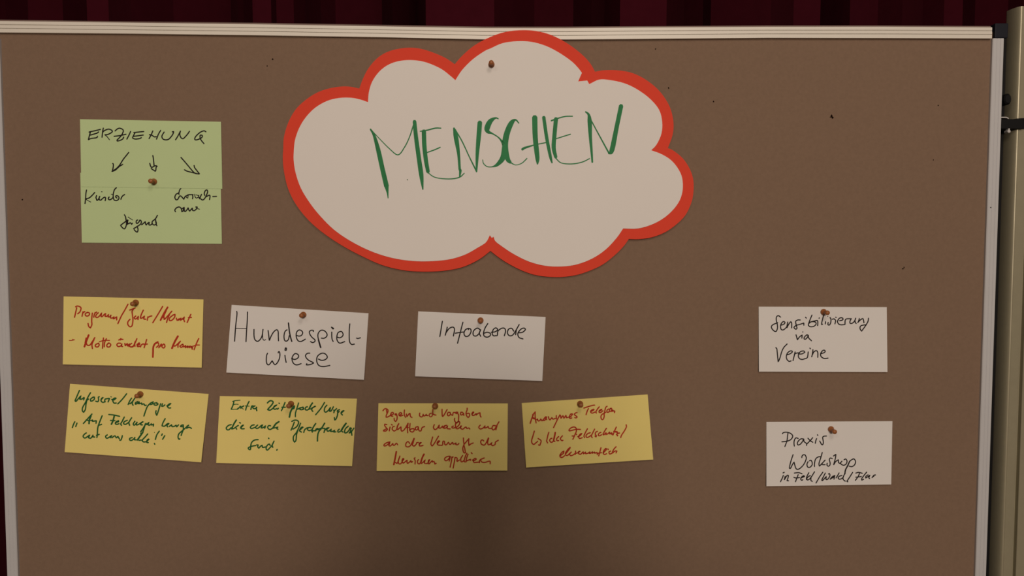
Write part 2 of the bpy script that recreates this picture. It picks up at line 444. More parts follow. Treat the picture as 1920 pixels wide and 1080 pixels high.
UPPER_GREEN = card('upper green card reading ERZIEHUNG with three arrows, beside the cloud', [(150,223.5),(414.3,228.3),(416.8,354),(152.6,350)], M_GREEN, [
  ('ERZIEHUNG', [(G1, "110,285 150,270 300,240 455,200; 150,290 130,360 90,510; 140,375 260,340 345,315 400,275; 90,510 170,475 335,450 365,405; 540,160 515,290 500,440; 515,290 570,240 680,195 770,215 810,255 780,300 680,350 585,365; 600,375 660,430 725,515@26; 890,250 950,195 1015,165 1090,185 1140,235 1110,330 1050,420 950,520; 860,410 1050,385 1220,345; 950,520 960,550 1040,530 1120,490 1150,430; 1360,260 1310,370 1245,495; 1450,300 1600,280 1755,265; 1490,295 1440,400 1420,460 1490,490 1580,485 1650,470 1680,445; 1450,410 1600,390 1740,370"),
                 (G2, "265,245 215,360 150,480; 160,360 210,365 250,385 310,425 370,420; 500,230 430,350 375,495; 605,280 560,350 535,420 570,490 650,515 740,495 830,400 880,310 890,265 845,275; 945,515 1010,410 1095,250; 1090,255 1075,360 1110,450 1170,480 1230,430 1310,340 1365,255; 1860,275 1800,245 1700,280 1590,370 1530,450 1530,510 1600,510 1700,470 1750,420 1740,380 1690,375 1680,420 1690,480 1740,560 1800,630")]),
  ('arrow', [(G3, "795,110 700,230 590,370 470,560 350,690 190,795; 215,505 240,540 235,640 210,760; 580,540 450,620 320,740 210,790")]),
  ('arrow', [(G3, "1660,220 1680,320 1695,450 1705,580; 1550,500 1580,600 1620,650 1700,610 1760,590 1820,605 1780,650 1770,740 1750,790 1690,750 1600,690")]),
  ('arrow', [(G4, "945,290 1060,420 1180,560 1320,730 1450,860 1600,885; 1420,580 1440,660 1530,780 1610,880; 1070,735 1180,790 1350,830 1500,870 1600,890")]),
], 2.25, K_BLACK, 'black', near=0.0011, far=0.0012, curl=0.0)

P1, P2, P3, P4 = (125,565,16), (225,565,12.8), (125,620,14.77), (245,620,13.71)
card('yellow card with red writing Programm/Jahr/Monat, leftmost of the upper row', [(119.3,555.8),(381.5,561.5),(378.3,689.3),(117.8,683.2)], M_YELLOW, [
  ('Programm/', [(P1, "300,190 270,330 235,480; 265,165 320,140 400,165 430,210 400,310 330,375; 490,310 460,450; 480,350 545,305; 620,330 560,370 570,430 630,440 680,400 680,350 620,330; 770,350 755,480 750,600 755,700 710,800 660,750 640,660; 900,320 840,370 810,480; 850,340 830,400; 950,340 890,400 870,470 930,480 1000,420 1050,340 1030,440 1060,460 1120,400 1170,360 1150,450 1200,450 1260,390 1240,470 1300,460 1330,400 1310,490 1370,500 1420,460 1400,530 1450,500 1500,460 1500,560; 1840,85 1740,270 1640,440 1535,670")]),
  ('Jahr/', [(P2, "230,210 290,190 365,160; 320,190 290,240 300,340 310,450 290,580 240,610 190,560 190,490 240,430; 380,350 340,390 370,425 420,390 440,350 430,440; 560,210 510,320 485,405 530,400 590,350 570,420 620,430; 670,370 655,455; 665,390 720,360 765,350; 1025,120 930,280 850,410 785,515")]),
  ('Monat', [(P2, "1145,140 1060,280 970,455@42; 1110,220 1030,390; 1050,310 1060,440 1110,390 1245,235; 1190,310 1150,400 1115,510; 1270,330 1190,400 1190,460 1250,450 1310,380 1320,310 1270,330; 1350,400 1370,460 1430,410 1400,460 1470,400 1450,460 1520,400 1500,440 1550,370 1530,430 1550,490; 1700,310 1650,420 1610,510; 1640,390 1715,385")]),
  ('dash', [(P3, "70,270 140,270 220,255@22; 150,240 220,255@20")]),
  ('Motto', [(P3, "610,120 560,250 490,445@52; 540,200 510,340; 540,330 570,400 640,400 700,320 780,190; 760,240 700,380 715,500; 870,350 800,390 800,440 860,450 900,400 880,345; 1020,200 1000,350 990,490; 1100,220 1050,330 1040,450; 900,310 1030,270 1190,270@28; 1160,345 1110,400 1130,450 1190,445 1220,390 1180,345 1140,350")]),
  ('\u00e4ndert', [(P3, "1500,350 1420,350 1390,400 1430,440 1500,420 1530,360 1520,430 1550,440; 1440,260 1490,240 1560,245; 1500,215 1490,260; 1610,350 1620,420 1680,350 1680,430 1740,360 1720,440; 1800,350 1740,400 1770,450 1850,420 1900,300"),
               (P4, "160,205 110,320 60,410 0,420; 100,340 110,405; 160,360 220,310 230,350 170,380 180,410 240,400; 250,420 270,370 300,350; 310,340 340,345; 410,225 380,330 345,440; 330,350 430,345")]),
  ('pro', [(P4, "700,290 620,340 580,430 575,540 570,680@46; 640,330 700,310 720,370 660,430; 790,340 720,440; 740,420 800,360; 850,340 800,400 840,445 880,410 870,350")]),
  ('Monat', [(P4, "1215,140 1130,290 1060,455@50; 1100,380 1150,390 1280,270; 1270,280 1220,360 1215,430; 1330,350 1260,400 1300,430 1350,390 1340,345; 1360,420 1420,380 1400,440 1480,390 1450,440 1540,390 1500,440 1580,400 1560,450 1590,420 1580,480; 1750,200 1690,330 1630,490; 1600,400 1700,370 1770,370@28")]),
], 2.5, K_RED, 'red', curl=0.0004)

I1, I2, I3, I4, I5 = (135,725,16), (225,735,17.45), (130,770,16), (240,770,14.77), (145,805,10.67)
card('yellow card with green writing beginning Infoserie/Kampagne, leftmost of the bottom row', [(131.3,719.6),(391.2,738.7),(377.3,866.8),(121.2,847.6)], M_YELLOW, [
  ('Infoserie/', [(I1, "225,110 160,260 90,420; 90,420 120,440 190,360 270,270 230,380 300,370 350,330 370,330 350,400; 555,180 480,310 400,480 320,620 310,720 350,770 400,680 420,520 440,440; 420,430 500,370; 640,310 560,370 560,430 620,420 670,370 670,310 620,320; 820,300 790,320 800,400 770,450 710,435; 880,380 940,320 890,350 870,420 920,470 1000,450; 980,450 990,380 1050,360 1130,350 1080,460; 1160,300 1185,310@28; 1190,380 1250,400 1330,340 1260,350 1220,410 1260,490 1330,490; 1640,210 1540,340 1460,430 1370,520")]),
  ('Kampagne', [(I2, "380,200 320,290 265,410; 500,180 400,320 320,390; 420,300 400,380 430,435; 590,310 510,350 500,400 560,380 640,320 600,390 650,380; 650,380 710,360 710,410 780,390 810,440 860,430; 1090,320 990,370 900,470 850,580 780,790; 1080,320 1060,390 990,410; 1210,350 1120,370 1120,420 1200,430 1250,390 1180,360; 1330,380 1290,500 1240,660 1200,770 1170,680 1180,610; 1390,380 1360,470 1420,460 1470,420; 1530,450 1580,450 1670,370 1600,400 1550,460 1590,520 1660,520")]),
  ('Auf', [(I3, "165,330 125,410 90,510; 230,370 190,480; 680,100 560,230 420,385; 650,150 600,290 590,390@50; 500,280 600,300; 640,300 700,280 690,320 760,310 810,300 800,380; 985,150 920,310 860,480 845,600 840,700@42; 880,440 970,410")]),
  ('Feldwegen', [(I3, "1180,115 1330,130 1510,170; 1350,150 1310,300 1260,410@50; 1230,295 1370,300; 1380,360 1470,330 1480,300 1410,330 1380,390 1430,410 1490,390; 1650,190 1590,310 1540,400 1570,440; 1740,290 1650,330 1630,390 1690,410 1780,350; 1870,210 1790,340 1790,390 1810,440"),
                  (I4, "190,290 145,370 180,400 260,310 230,370 240,400; 240,400 290,380 360,340 430,300 370,330 350,390 400,395; 500,350 430,470 350,590; 480,360 440,500 400,610 350,630; 500,390 590,320 540,390 600,400 650,360 650,400 710,370 700,430")]),
  ('bewegen', [(I4, "1030,220 970,330 940,420 1010,430 1080,370 1140,350 1080,410 1100,450; 1140,440 1210,390 1220,440 1290,430 1330,400 1350,450 1400,390; 1480,400 1450,440 1520,440 1530,390 1500,400; 1530,400 1530,520 1490,630 1470,690; 1680,400 1600,470 1500,560 1410,640 1385,730 1410,790 1440,780; 1640,420 1620,490 1690,460 1760,490")]),
  ('wir', [(I5, "180,70 140,100 115,140 150,175 210,140 250,110 220,170 270,175 320,110 300,150 350,155; 400,110 390,165; 380,120 440,100")]),
  ('uns', [(I5, "600,110 565,140 590,180 650,150 690,120 660,170; 690,170 750,130 780,170 810,140 840,190; 900,125 890,170 870,215 845,215")]),
  ('alle!', [(I5, "1100,165 1050,180 1050,215 1090,220 1140,180; 1150,160 1140,210 1180,210; 1310,60 1260,130 1200,215@34; 1230,220 1280,215; 1410,90 1350,160 1300,215 1320,250 1370,250; 1380,250 1440,190 1400,210 1390,260 1420,265; 1640,35 1590,110 1560,205; 1540,280 1550,300; 1540,65 1545,60@16; 1700,90 1685,125; 1750,125 1705,200")]),
], 2.55, K_GREEN, 'green', curl=0.0008)

H1, H2, H3 = (425,575,12.7), (555,595,14.77), (485,645,12.8)
card('white card with large black writing Hundespielwiese, in the upper row', [(434.3,571.6),(691,587.4),(682.5,712.2),(424.4,698.4)], M_WHITE, [
  ('Hundespiel-', [(H1, "237,110 245,180 215,450 188,825; 495,125 490,330 475,560 460,835; 225,515 330,520 465,522@18; 650,540 650,680 670,780 730,825 790,790 840,700 865,540; 855,620 860,760 890,800 930,785@20; 985,565 1000,680 1015,800; 1020,800 1060,700 1120,600 1190,550 1225,590 1230,700 1235,815; 1440,550 1390,590 1365,700 1380,800 1425,820 1470,780 1490,690; 1470,385 1490,560 1510,680 1550,830@32"),
                    (H2, "10,500 90,520 160,490 185,420 150,370 90,350 30,390 5,470 15,570 60,650 130,670 200,640 260,605; 480,395 480,365 420,360 370,400 390,480 450,560 520,620 520,670 460,700 400,670; 690,840 650,700 610,560 610,460 660,380 730,355 810,390 860,470 840,540 770,580 700,575; 680,835 620,620@40; 990,405 990,520 1000,610 1030,670; 980,270 1020,320 1045,310 1000,280; 1135,545 1210,565 1280,530 1305,470 1270,400 1220,395 1160,430 1130,540 1140,640 1190,705 1250,710 1350,670; 1490,180 1475,350 1475,600 1490,690 1540,750 1620,740; 1675,575 1720,585 1785,565")]),
  ('wiese', [(H3, "215,220 190,280 185,420 210,490 250,495 290,450 325,400 350,450 390,495 440,460 490,370 510,270 500,190 475,190 470,215; 630,270 640,350 660,445; 640,95 630,150 660,150 665,100 640,95; 790,340 850,370 920,350 960,300 940,250 880,230 830,270 800,350 820,440 870,490 930,500 1020,470; 1230,220 1170,225 1125,270 1140,330 1200,390 1280,430 1320,455 1260,485 1190,500 1140,500 1155,470; 1430,360 1500,390 1570,385 1630,350 1645,300 1600,240 1530,220 1450,255 1400,320 1395,420 1430,500 1490,535 1580,540 1710,515")]),
], 2.15, K_BLACK, 'black', curl=0.0006)

X1, X2, X3, X4, X5 = (425,745,17.45), (525,745,14.77), (415,780,16), (535,780,14.22), (455,815,19.2)
card('yellow card with green writing beginning Extra Reitpfade/Wege, second in the bottom row', [(412.2,742.6),(669.3,747.6),(660.2,874),(405.4,868)], M_YELLOW, [
  ('Extra', [(X1, "190,135 280,110 440,95@30; 235,140 210,250 150,390; 220,240 300,225 380,230@28; 150,395 260,390 340,390@28; 340,390 420,330 460,290; 560,280 490,320 460,360; 420,290 460,330 500,350 550,390@26; 735,130 680,240 640,340 620,420; 600,280 740,290@28; 820,280 790,400; 800,340 860,270; 930,280 860,310 870,360 940,370 990,310 970,360 985,440")]),
  ('Reitpfade/', [(X1, "1330,185 1390,130 1450,110 1520,150 1480,240 1400,330 1340,400@48; 1340,405 1420,420 1500,370; 1500,370 1580,290 1650,250 1570,280 1530,350 1570,390 1640,370; 1660,390 1695,355; 1710,190 1730,205"),
                   (X2, "140,140 90,260 40,370; 50,275 150,275; 400,240 340,310 290,410 260,550@48; 400,240 390,300 350,320; 515,155 470,300 430,430 425,540@36; 640,280 560,290 490,330; 640,270 560,300 550,340 620,340 660,280 640,340; 760,260 710,280 700,340 760,350 820,310; 900,155 850,230 800,330@44; 810,320 870,320; 880,300 990,240 900,290 880,350 910,390; 1235,140 1130,310 985,485")]),
  ('Wege', [(X2, "1300,215 1240,290 1230,380 1270,410 1340,360 1400,270 1370,390 1420,370 1480,260; 1490,430 1510,370 1570,310; 1490,350 1500,400; 1650,340 1590,370 1600,420 1650,380 1600,430 1590,500 1550,600 1515,630 1505,560@38; 1700,430 1780,360 1720,390 1690,440 1730,490")]),
  ('die', [(X3, "300,260 220,280 150,350 170,410 230,410 290,350; 450,120 380,230 310,380@48; 310,390 380,370 450,320 510,280; 440,360 460,400; 545,195 575,215; 580,360 670,260 600,310 580,360 620,385 690,380")]),
  ('auch', [(X3, "990,265 920,280 870,340 900,375 960,360 1020,340; 1090,270 1030,330 1050,370 1110,360 1180,300 1240,260 1190,360 1250,350 1330,290 1300,370; 1480,295 1420,290 1390,340 1420,390 1470,405 1540,360; 1730,170 1640,230 1580,310 1540,370@52; 1560,360 1640,350 1700,330 1660,370 1700,400")]),
  ('Pferdefreundlich', [(X4, "240,160 200,270 150,380; 170,145 250,110 320,120 355,170 320,260 270,310 200,350; 405,190 360,310 290,450 220,540 215,640 245,700 285,640 300,490 330,400; 370,390 480,290 420,310 380,390 430,430; 490,440 520,360 590,310; 690,310 620,310 590,360 640,390 700,370; 810,200 750,290 710,380 720,430@40; 720,390 790,390 890,330 820,350 810,400; 1050,190 970,320 890,420 860,540 855,670@40; 870,370 940,330 1050,330; 1060,340 1030,440; 1040,400 1100,330 1170,310 1110,350 1120,400 1160,400 1230,350 1200,410 1260,410 1320,380 1290,430 1350,420; 1440,350 1400,390 1410,430 1470,410; 1620,195 1550,290 1490,390@48; 1490,400 1540,430; 1680,270 1610,330 1580,400 1590,450 1650,440; 1730,310 1690,390 1650,430; 1760,320 1720,440 1700,450; 1830,320 1770,410 1750,450; 1760,400 1775,515")]),
  ('sind.', [(X5, "560,180 460,185 370,230 310,310 290,420 280,530 230,530 200,480 260,440 360,410 470,390; 500,370 560,370 540,430 580,490 640,420 700,380 710,440 730,460 840,440; 990,390 960,340 900,370 850,450 850,530 900,550 980,470 1050,390 1130,230; 1060,380 1085,460; 930,120 945,145; 1225,560 1245,530")]),
], 2.55, K_GREEN, 'green', curl=0.0005)

R1, R2, R3, R4 = (712,760,17.45), (815,755,19.2), (712,785,16), (805,785,13.71)
R5, R6, R7, R8 = (712,813,16), (805,813,13.71), (730,840,19.2), (825,840,17.45)
card('yellow card with red writing beginning Regeln und Vorgaben, third in the bottom row', [(709.6,756),(952.2,756.5),(951.2,882.3),(706.2,882.8)], M_YELLOW, [
  ('Regeln', [(R1, "105,180 140,130 200,110 260,140 270,200 230,290 210,340 210,390 260,380 330,340; 220,150 240,280; 360,320 440,290 440,240 390,240 360,290 360,340 430,360; 540,270 495,290 520,320 550,290 570,380 560,470 520,530 480,490 470,420; 640,330 720,280 690,240 640,260 630,320 680,350 760,325; 810,150 800,270 820,350 850,395; 870,280 890,370; 890,370 950,290 990,260 1000,340 1020,380 1060,395")]),
  ('und', [(R1, "1310,250 1300,320 1330,370 1390,370 1430,280 1430,340 1480,340 1530,290 1530,330 1580,335; 1690,260 1630,280 1620,340 1660,375 1710,350 1730,270 1740,130@36; 1740,280 1790,310 1845,320")]),
  ('Vorgaben', [(R2, "265,235 265,360 275,480 310,480 380,370 450,245; 560,360 490,350 460,410 480,470 530,460 570,400 550,350; 570,420 650,460 670,360 740,360; 810,340 760,350 770,390 820,380 830,340; 840,400 865,450 860,600 850,670 790,735 740,690 710,620 720,560; 1010,350 940,350 935,430 990,440 1040,370 1050,460; 1170,195 1165,270 1130,360 1140,450 1200,530 1250,480 1250,400 1200,380 1150,400; 1340,420 1410,350 1380,335 1340,400 1370,460 1430,450; 1430,450 1500,390 1490,450 1560,390 1630,360 1640,470 1670,520")]),
  ('sichtbar', [(R3, "215,180 150,165 150,210 200,280 230,320 180,370 110,370; 110,350 190,310; 310,250 285,370; 350,170 375,195; 440,230 390,250 375,320 430,370 490,340; 570,150 530,230 510,330@42; 540,330 640,240 640,340 670,375 740,330; 850,135 790,250 740,320; 850,140 830,290 840,425; 780,265 860,265; 910,145 900,290 910,370 980,400 1030,360 1020,300 940,310 900,340; 1140,240 1080,260 1070,320 1110,340 1160,280 1150,240; 1160,280 1180,360 1240,360 1270,270 1350,235")]),
  ('machen', [(R4, "130,150 105,220 140,280 200,250 260,155 240,240 290,240 340,190; 340,190 350,240 400,190; 450,170 380,190 380,250 440,230 470,180 460,250 540,265; 620,190 580,210 600,240 670,230; 760,70 690,110 670,180 700,220 770,150 780,90 750,70; 670,130 680,230 720,260 780,230; 790,240 830,180 800,200 810,250 860,270 920,220; 920,220 950,220 960,250 1020,240 1040,270")]),
  ('und', [(R4, "1310,165 1270,220 1310,265 1380,240 1440,180 1410,240 1470,230 1510,195 1530,245 1600,250; 1700,180 1640,180 1610,240 1640,290 1690,260 1720,200 1790,80; 1740,180 1710,290")]),
  ('an', [(R5, "310,250 220,270 130,330 140,370 210,350 310,260 270,360 320,370 400,290 400,340 440,350 500,290 540,340")]),
  ('die', [(R5, "900,300 850,240 790,290 780,370 840,400 910,370 960,290 1030,140; 1030,140 1000,280 980,340 1030,375 1090,320 1110,270; 1030,150 985,270@52; 1110,270 1160,265; 1180,330 1250,260 1190,290 1190,360 1240,370 1300,350")]),
  ('Vernunft', [(R5, "1590,100 1560,200 1535,310 1570,375 1640,290 1765,75"),
                 (R6, "210,250 270,190 230,190 200,240 220,290 290,300; 290,300 340,290 350,200 390,200; 390,200 400,280 440,285 490,220 530,280 590,230; 540,280 600,225 620,270 690,240 680,280 730,285 760,250; 875,110 880,200 890,280 860,370 880,480 930,500 910,380 890,300; 890,280 950,210 1015,130; 1015,130 1010,230 1020,310 1060,270 1130,240")]),
  ('der', [(R6, "1400,190 1360,160 1320,200 1340,270 1410,295 1460,240 1520,110; 1520,110 1500,230 1520,290 1570,270; 1520,120 1490,220@42; 1570,270 1610,230 1590,280 1630,310; 1630,310 1690,280 1700,220 1775,170")]),
  ('Menschen', [(R7, "250,130 220,310 160,600@60; 220,520 290,540 380,290; 380,300 320,460 340,560 400,570 440,530; 460,470 520,400 490,380 460,450 470,520 520,540@50; 520,540 600,470 640,430 640,540 700,530 780,450 780,520 840,490; 930,350 895,380 930,450 925,580; 1060,420 1020,450 1020,540 1080,570 1130,520; 1250,220 1190,340 1130,520@60; 1150,560 1230,500 1290,420 1260,520 1290,560; 1320,560 1390,540 1460,410 1410,450 1400,540 1430,570 1490,510 1550,450 1550,510 1610,490 1640,580 1690,550")]),
  ('appellieren', [(R8, "330,270 240,280 160,330 160,400 220,410 290,350 340,270 300,430; 390,290 370,440 330,630; 390,320 430,290; 490,310 470,450 430,660; 490,310 560,330 550,430; 560,440 640,390; 740,245 680,350 690,440 730,450 790,400; 880,170 830,270 790,420 820,460; 920,200 870,330 850,460; 850,430 920,400 1000,370 990,410; 1020,150 1050,185; 1050,390 1120,410 1190,360 1150,340 1090,390 1110,470 1180,470 1290,460; 1290,480 1310,390 1450,325; 1330,400 1370,460 1480,470 1630,430 1640,520")]),
], 2.3, K_RED, 'red', curl=0.0006)

N1, N2, N3, N4, N5 = (988,760,17.45), (1085,750,21.33), (990,795,21.33), (1060,790,16), (1045,825,16)
card('yellow card tilted upward to the right, red writing beginning Anonymes Telefon', [(978.2,755.8),(1214.3,739.6),(1224.8,861.6),(986.5,876.6)], M_YELLOW, [
  ('Anonymes', [(N1, "210,300 160,430 105,590@44; 270,210 270,380 300,580@40; 190,410 260,440@60; 180,320 260,230; 320,470 340,440 370,510 430,490 450,440 490,510; 510,500 610,380 640,400 580,490 530,490; 600,400 650,470; 700,370 720,440 750,480 820,400 850,450 930,430; 960,330 960,400 970,450; 1080,310 990,480 870,730; 1100,330 1110,430 1180,330 1210,430 1280,320 1290,410 1350,390; 1360,390 1430,370 1500,280 1430,290 1390,370 1410,430 1470,410; 1640,240 1590,250 1550,300 1600,340 1640,380 1610,410 1560,400")]),
  ('Telefon', [(N2, "205,325 380,265 560,215 640,205; 390,340 340,450 295,590; 490,460 600,400 610,370 540,390 480,450 500,510 570,520 650,480; 825,270 740,380 690,480 710,525; 820,430 890,420 930,370 870,390 820,440 820,490 880,500 970,430; 1140,250 1080,300 1050,420 1020,560 1020,660 980,770 920,770 890,680 920,590 1000,540 1080,490; 1200,360 1140,400 1130,480 1180,490 1230,460; 1290,330 1240,380 1230,450 1290,450 1320,390 1310,330 1260,340; 1290,450 1350,450 1370,390 1380,440 1440,440 1430,510")]),
  ('arrow', [(N3, "255,280 200,470 150,640 160,760 230,815 310,760 390,690; 400,580 500,640 525,700 490,800 470,850 415,835")]),
  ('Idee', [(N3, "835,330 790,470 755,640 745,680 785,760; 960,570 890,600 870,670 920,730 990,710 1030,640; 1090,340 1060,500 1025,640@66; 1030,650 1040,690 1080,690; 1230,500 1150,580 1150,650 1190,670 1230,660; 1380,470 1300,570 1320,640 1370,665 1400,650")]),
  ('Feldschutz/', [(N4, "455,245 340,240 200,270 120,285 115,250 180,190 260,170 320,200 330,290 290,400 225,540; 200,440 280,440; 300,360 340,400; 370,460 440,430 500,360 440,390 400,460 430,515 510,490; 665,220 600,340 560,440 580,490; 750,340 670,370 620,430 640,480 700,470 770,420; 880,230 820,350 780,440 810,490; 965,300 910,330 900,390 930,430 920,470 890,440; 1070,330 1010,360 990,420 1030,435 1090,400; 1235,205 1170,310 1130,390 1160,400 1220,340; 1230,350 1210,400 1280,370 1330,320 1330,380 1390,340 1380,390; 1390,340 1420,410; 1530,170 1480,280 1430,410; 1450,300 1560,310; 1500,320 1580,340 1530,400 1570,420 1560,440; 1560,370 1630,350; 1825,100 1830,170 1770,290 1690,410 1660,490")]),
  ('ehrenamtlich', [(N5, "90,470 180,400 200,330 140,370 80,450 90,510 150,520 220,470; 385,220 310,290 240,400 270,390 360,270; 380,230 290,360@50; 240,400 250,450 310,460 370,400; 420,360 370,420 400,470 470,450 540,400; 550,330 540,430; 550,400 620,380 690,330 640,350 640,410 700,430; 700,430 780,350 780,420 850,360 850,410 910,400; 910,400 960,370 990,350 940,400 1000,400; 1000,400 1060,350 1050,400 1120,360 1120,400 1190,370 1200,440; 1310,230 1280,340 1240,480; 1200,400 1330,380; 1370,390 1470,290 1460,250 1400,310 1380,400 1420,435 1480,410; 1515,265 1530,290; 1600,330 1550,360 1570,420 1640,400; 1765,200 1700,270 1650,370 1680,380; 1660,380 1740,330 1790,330 1760,390")]),
], 2.35, K_RED, 'red', curl=0.0006)

card('white card with black writing Infoabende, empty below, under the cloud', [(784.2,583.8),(1023,594.3),(1016.8,714.3),(778.3,705.5)], M_WHITE, [
  ('Infoabende', [((815,595,10.38), "150,75 130,200 100,375; 245,190 230,260 205,350; 220,300 280,220 350,190 385,230 365,365; 550,95 510,250 445,505; 400,310 480,295 560,285; 660,215 600,240 570,310 600,370 660,360 705,290 700,230 650,215 660,240; 890,245 830,210 760,260 750,340 800,365 860,320 895,240; 890,250 870,310 895,370; 1035,120 980,210 950,310 970,370 1030,385 1085,350 1080,310 1020,290 960,310; 1100,290 1180,280 1225,240 1190,205 1140,240 1120,310 1140,355 1180,360; 1180,355 1220,350 1230,270 1300,215 1360,215 1380,270 1355,360; 1540,270 1500,215 1440,230 1415,300 1450,355 1510,350 1560,290 1645,140; 1590,240 1575,340; 1640,300 1710,290 1765,240 1740,210 1680,230 1620,310 1640,390 1720,420")]),
], 2.2, K_BLACK, 'black', curl=0.0006)

S1, S2, S3 = (1440,585,16), (1530,585,17.45), (1440,615,15.43)
card('white card with black writing Sensibilisierung via Vereine, upper of the two right cards', [(1422.6,575),(1662.6,575.8),(1664,697.6),(1423,696.8)], M_WHITE, [
  ('Sensibilisierung', [(S1, "380,155 310,110 255,150 250,250 275,350 285,470 260,560 220,585 150,540 100,450 150,380 290,320; 390,395 470,370 510,320 470,285 410,330 375,420 390,510 440,540 500,510 560,450; 595,300 560,470; 570,470 620,370 680,290 710,330 710,480; 970,240 890,240 830,280 840,360 860,440 870,490 830,515 780,460 850,400 960,370 1070,330; 1075,330 1075,400; 1125,155 1150,185; 1320,90 1270,210 1225,330 1215,400 1270,440 1370,430 1440,370 1430,310 1360,290 1280,300 1235,340; 1300,290 1390,270 1480,255 1495,320 1490,410; 1530,190 1545,175; 1670,90 1640,210 1610,330 1610,380 1640,365; 1730,290 1720,360; 1785,135 1800,135@22"),
                         (S2, "460,180 490,240 480,350 440,425 390,410 400,340; 530,240 590,225 640,280 620,390; 640,170 665,175; 770,285 870,260 880,210 820,185 750,220 705,310 740,390 830,420 950,405; 950,405 955,280 1000,225 1160,220; 1150,220 1110,310 1120,370 1190,365 1260,300 1300,200; 1280,300 1290,350 1320,375; 1420,210 1390,310 1360,350 1440,270 1530,215 1560,290 1570,355; 1720,200 1700,310 1620,450 1490,630 1440,540 1460,460 1540,430 1640,420")]),
  ('via', [(S3, "810,195 830,260 850,345 910,260 990,200 980,295; 1010,100 1008,130@22; 1170,215 1120,200 1050,270 1050,320 1090,320 1140,270 1165,210 1180,290 1260,370")]),
  ('Vereine', [(S3, "225,570 255,600 270,740 295,985 340,880 400,680 460,560 555,460; 540,775 620,755 700,700 690,665 630,670 560,730 530,830 550,910 610,965 670,950; 785,690 760,800 725,945; 760,760 830,725 890,720; 880,750 980,750 1070,700 1030,665 950,680 890,740 880,830 920,890 990,910 1060,890 1140,850 1165,690; 1210,580 1230,605; 1300,625 1290,720 1265,835; 1280,780 1330,690 1400,655 1440,710 1440,850; 1540,740 1630,710 1655,665 1610,640 1550,690 1520,770 1550,840 1630,880 1740,870")]),
], 2.1, K_BLACK, 'black', curl=0.0004)

W1, W2, W3, W4 = (1455,805,17.45), (1470,845,13.71), (1455,880,19.2), (1535,880,16.7)
card('white card with black writing Praxis Workshop, lower of the two right cards', [(1437,791),(1673.3,789.8),(1671,908.3),(1437,911.6)], M_WHITE, [
  ('Praxis', [(W1, "395,110 380,220 360,370 290,565; 210,145 240,110 330,95 450,120 530,180 545,240 500,320 420,370 300,400 190,410; 730,300 650,280 600,360 590,460 600,550; 910,320 830,310 760,350 700,440 720,510 790,490 860,410 910,310 920,400 1000,460; 1200,270 1130,360 1010,480 1000,530; 1045,290 1120,370 1205,425; 1330,300 1300,380 1285,460; 1355,175 1370,200; 1655,220 1570,225 1530,260 1540,350 1550,430 1530,500 1490,490 1430,380")]),
  ('Workshop', [(W2, "235,100 190,230 150,380 140,450 170,450 210,370 260,290 280,380 310,460 360,480 430,440 510,350 560,250 570,170 540,110 490,110 460,150 460,180; 620,280 590,350 610,420 660,430 720,370 720,290 690,245 655,260; 785,410 785,330 810,220 870,165 940,155; 985,45 940,200 900,330 910,400 960,350 1060,240; 960,340 1000,360 1060,360; 1245,205 1190,190 1165,230 1185,310 1180,370 1140,400 1105,370 1110,320; 1270,140 1335,90 1320,200 1275,370 1330,280 1400,230 1400,300 1440,330; 1440,330 1490,270; 1540,235 1590,215 1620,270 1600,340 1540,375 1480,355 1450,320; 1690,270 1760,220 1810,220 1840,290 1810,370 1740,410 1670,395; 1690,270 1640,380 1580,500 1565,600@34")]),
  ('in', [(W3, "265,215 230,310 160,450; 250,130 300,105; 330,250 300,375; 310,360 400,220 450,220 430,320 395,410 455,410")]),
  ('Feld/', [(W3, "655,135 780,120 860,130 940,165; 800,190 750,320 700,450; 640,285 720,310 850,295; 890,310 1030,260 1000,230 930,270 890,350 930,395 970,370; 1185,120 1120,240 1095,350 1140,380; 1240,225 1170,260 1110,330 1120,380 1180,370 1260,290 1390,85; 1260,300 1260,400 1310,435; 1690,100 1570,270 1440,495")]),
  ('Wald/', [(W4, "210,115 150,230 100,330 120,350 180,290 240,220 230,310 270,320 330,250 355,180 330,125 310,150; 510,195 430,230 360,310@38; 500,200 480,310; 370,300 480,240; 640,110 590,200 545,270; 730,190 640,220 610,270 650,310 720,290 770,250; 850,0 820,120 770,240 765,300 800,350 840,370; 1065,95 980,230 880,380 915,390")]),
  ('Flur', [(W4, "1160,120 1250,95 1370,125; 1280,120 1240,220 1150,345; 1160,245 1240,240 1340,225; 1505,85 1420,190 1350,290 1350,340 1410,310; 1550,170 1480,220 1470,275 1540,230 1610,180 1570,260 1600,290; 1740,200 1670,260; 1690,230 1740,180 1785,175")]),
], 2.05, K_BLACK, 'black', curl=0.0005)

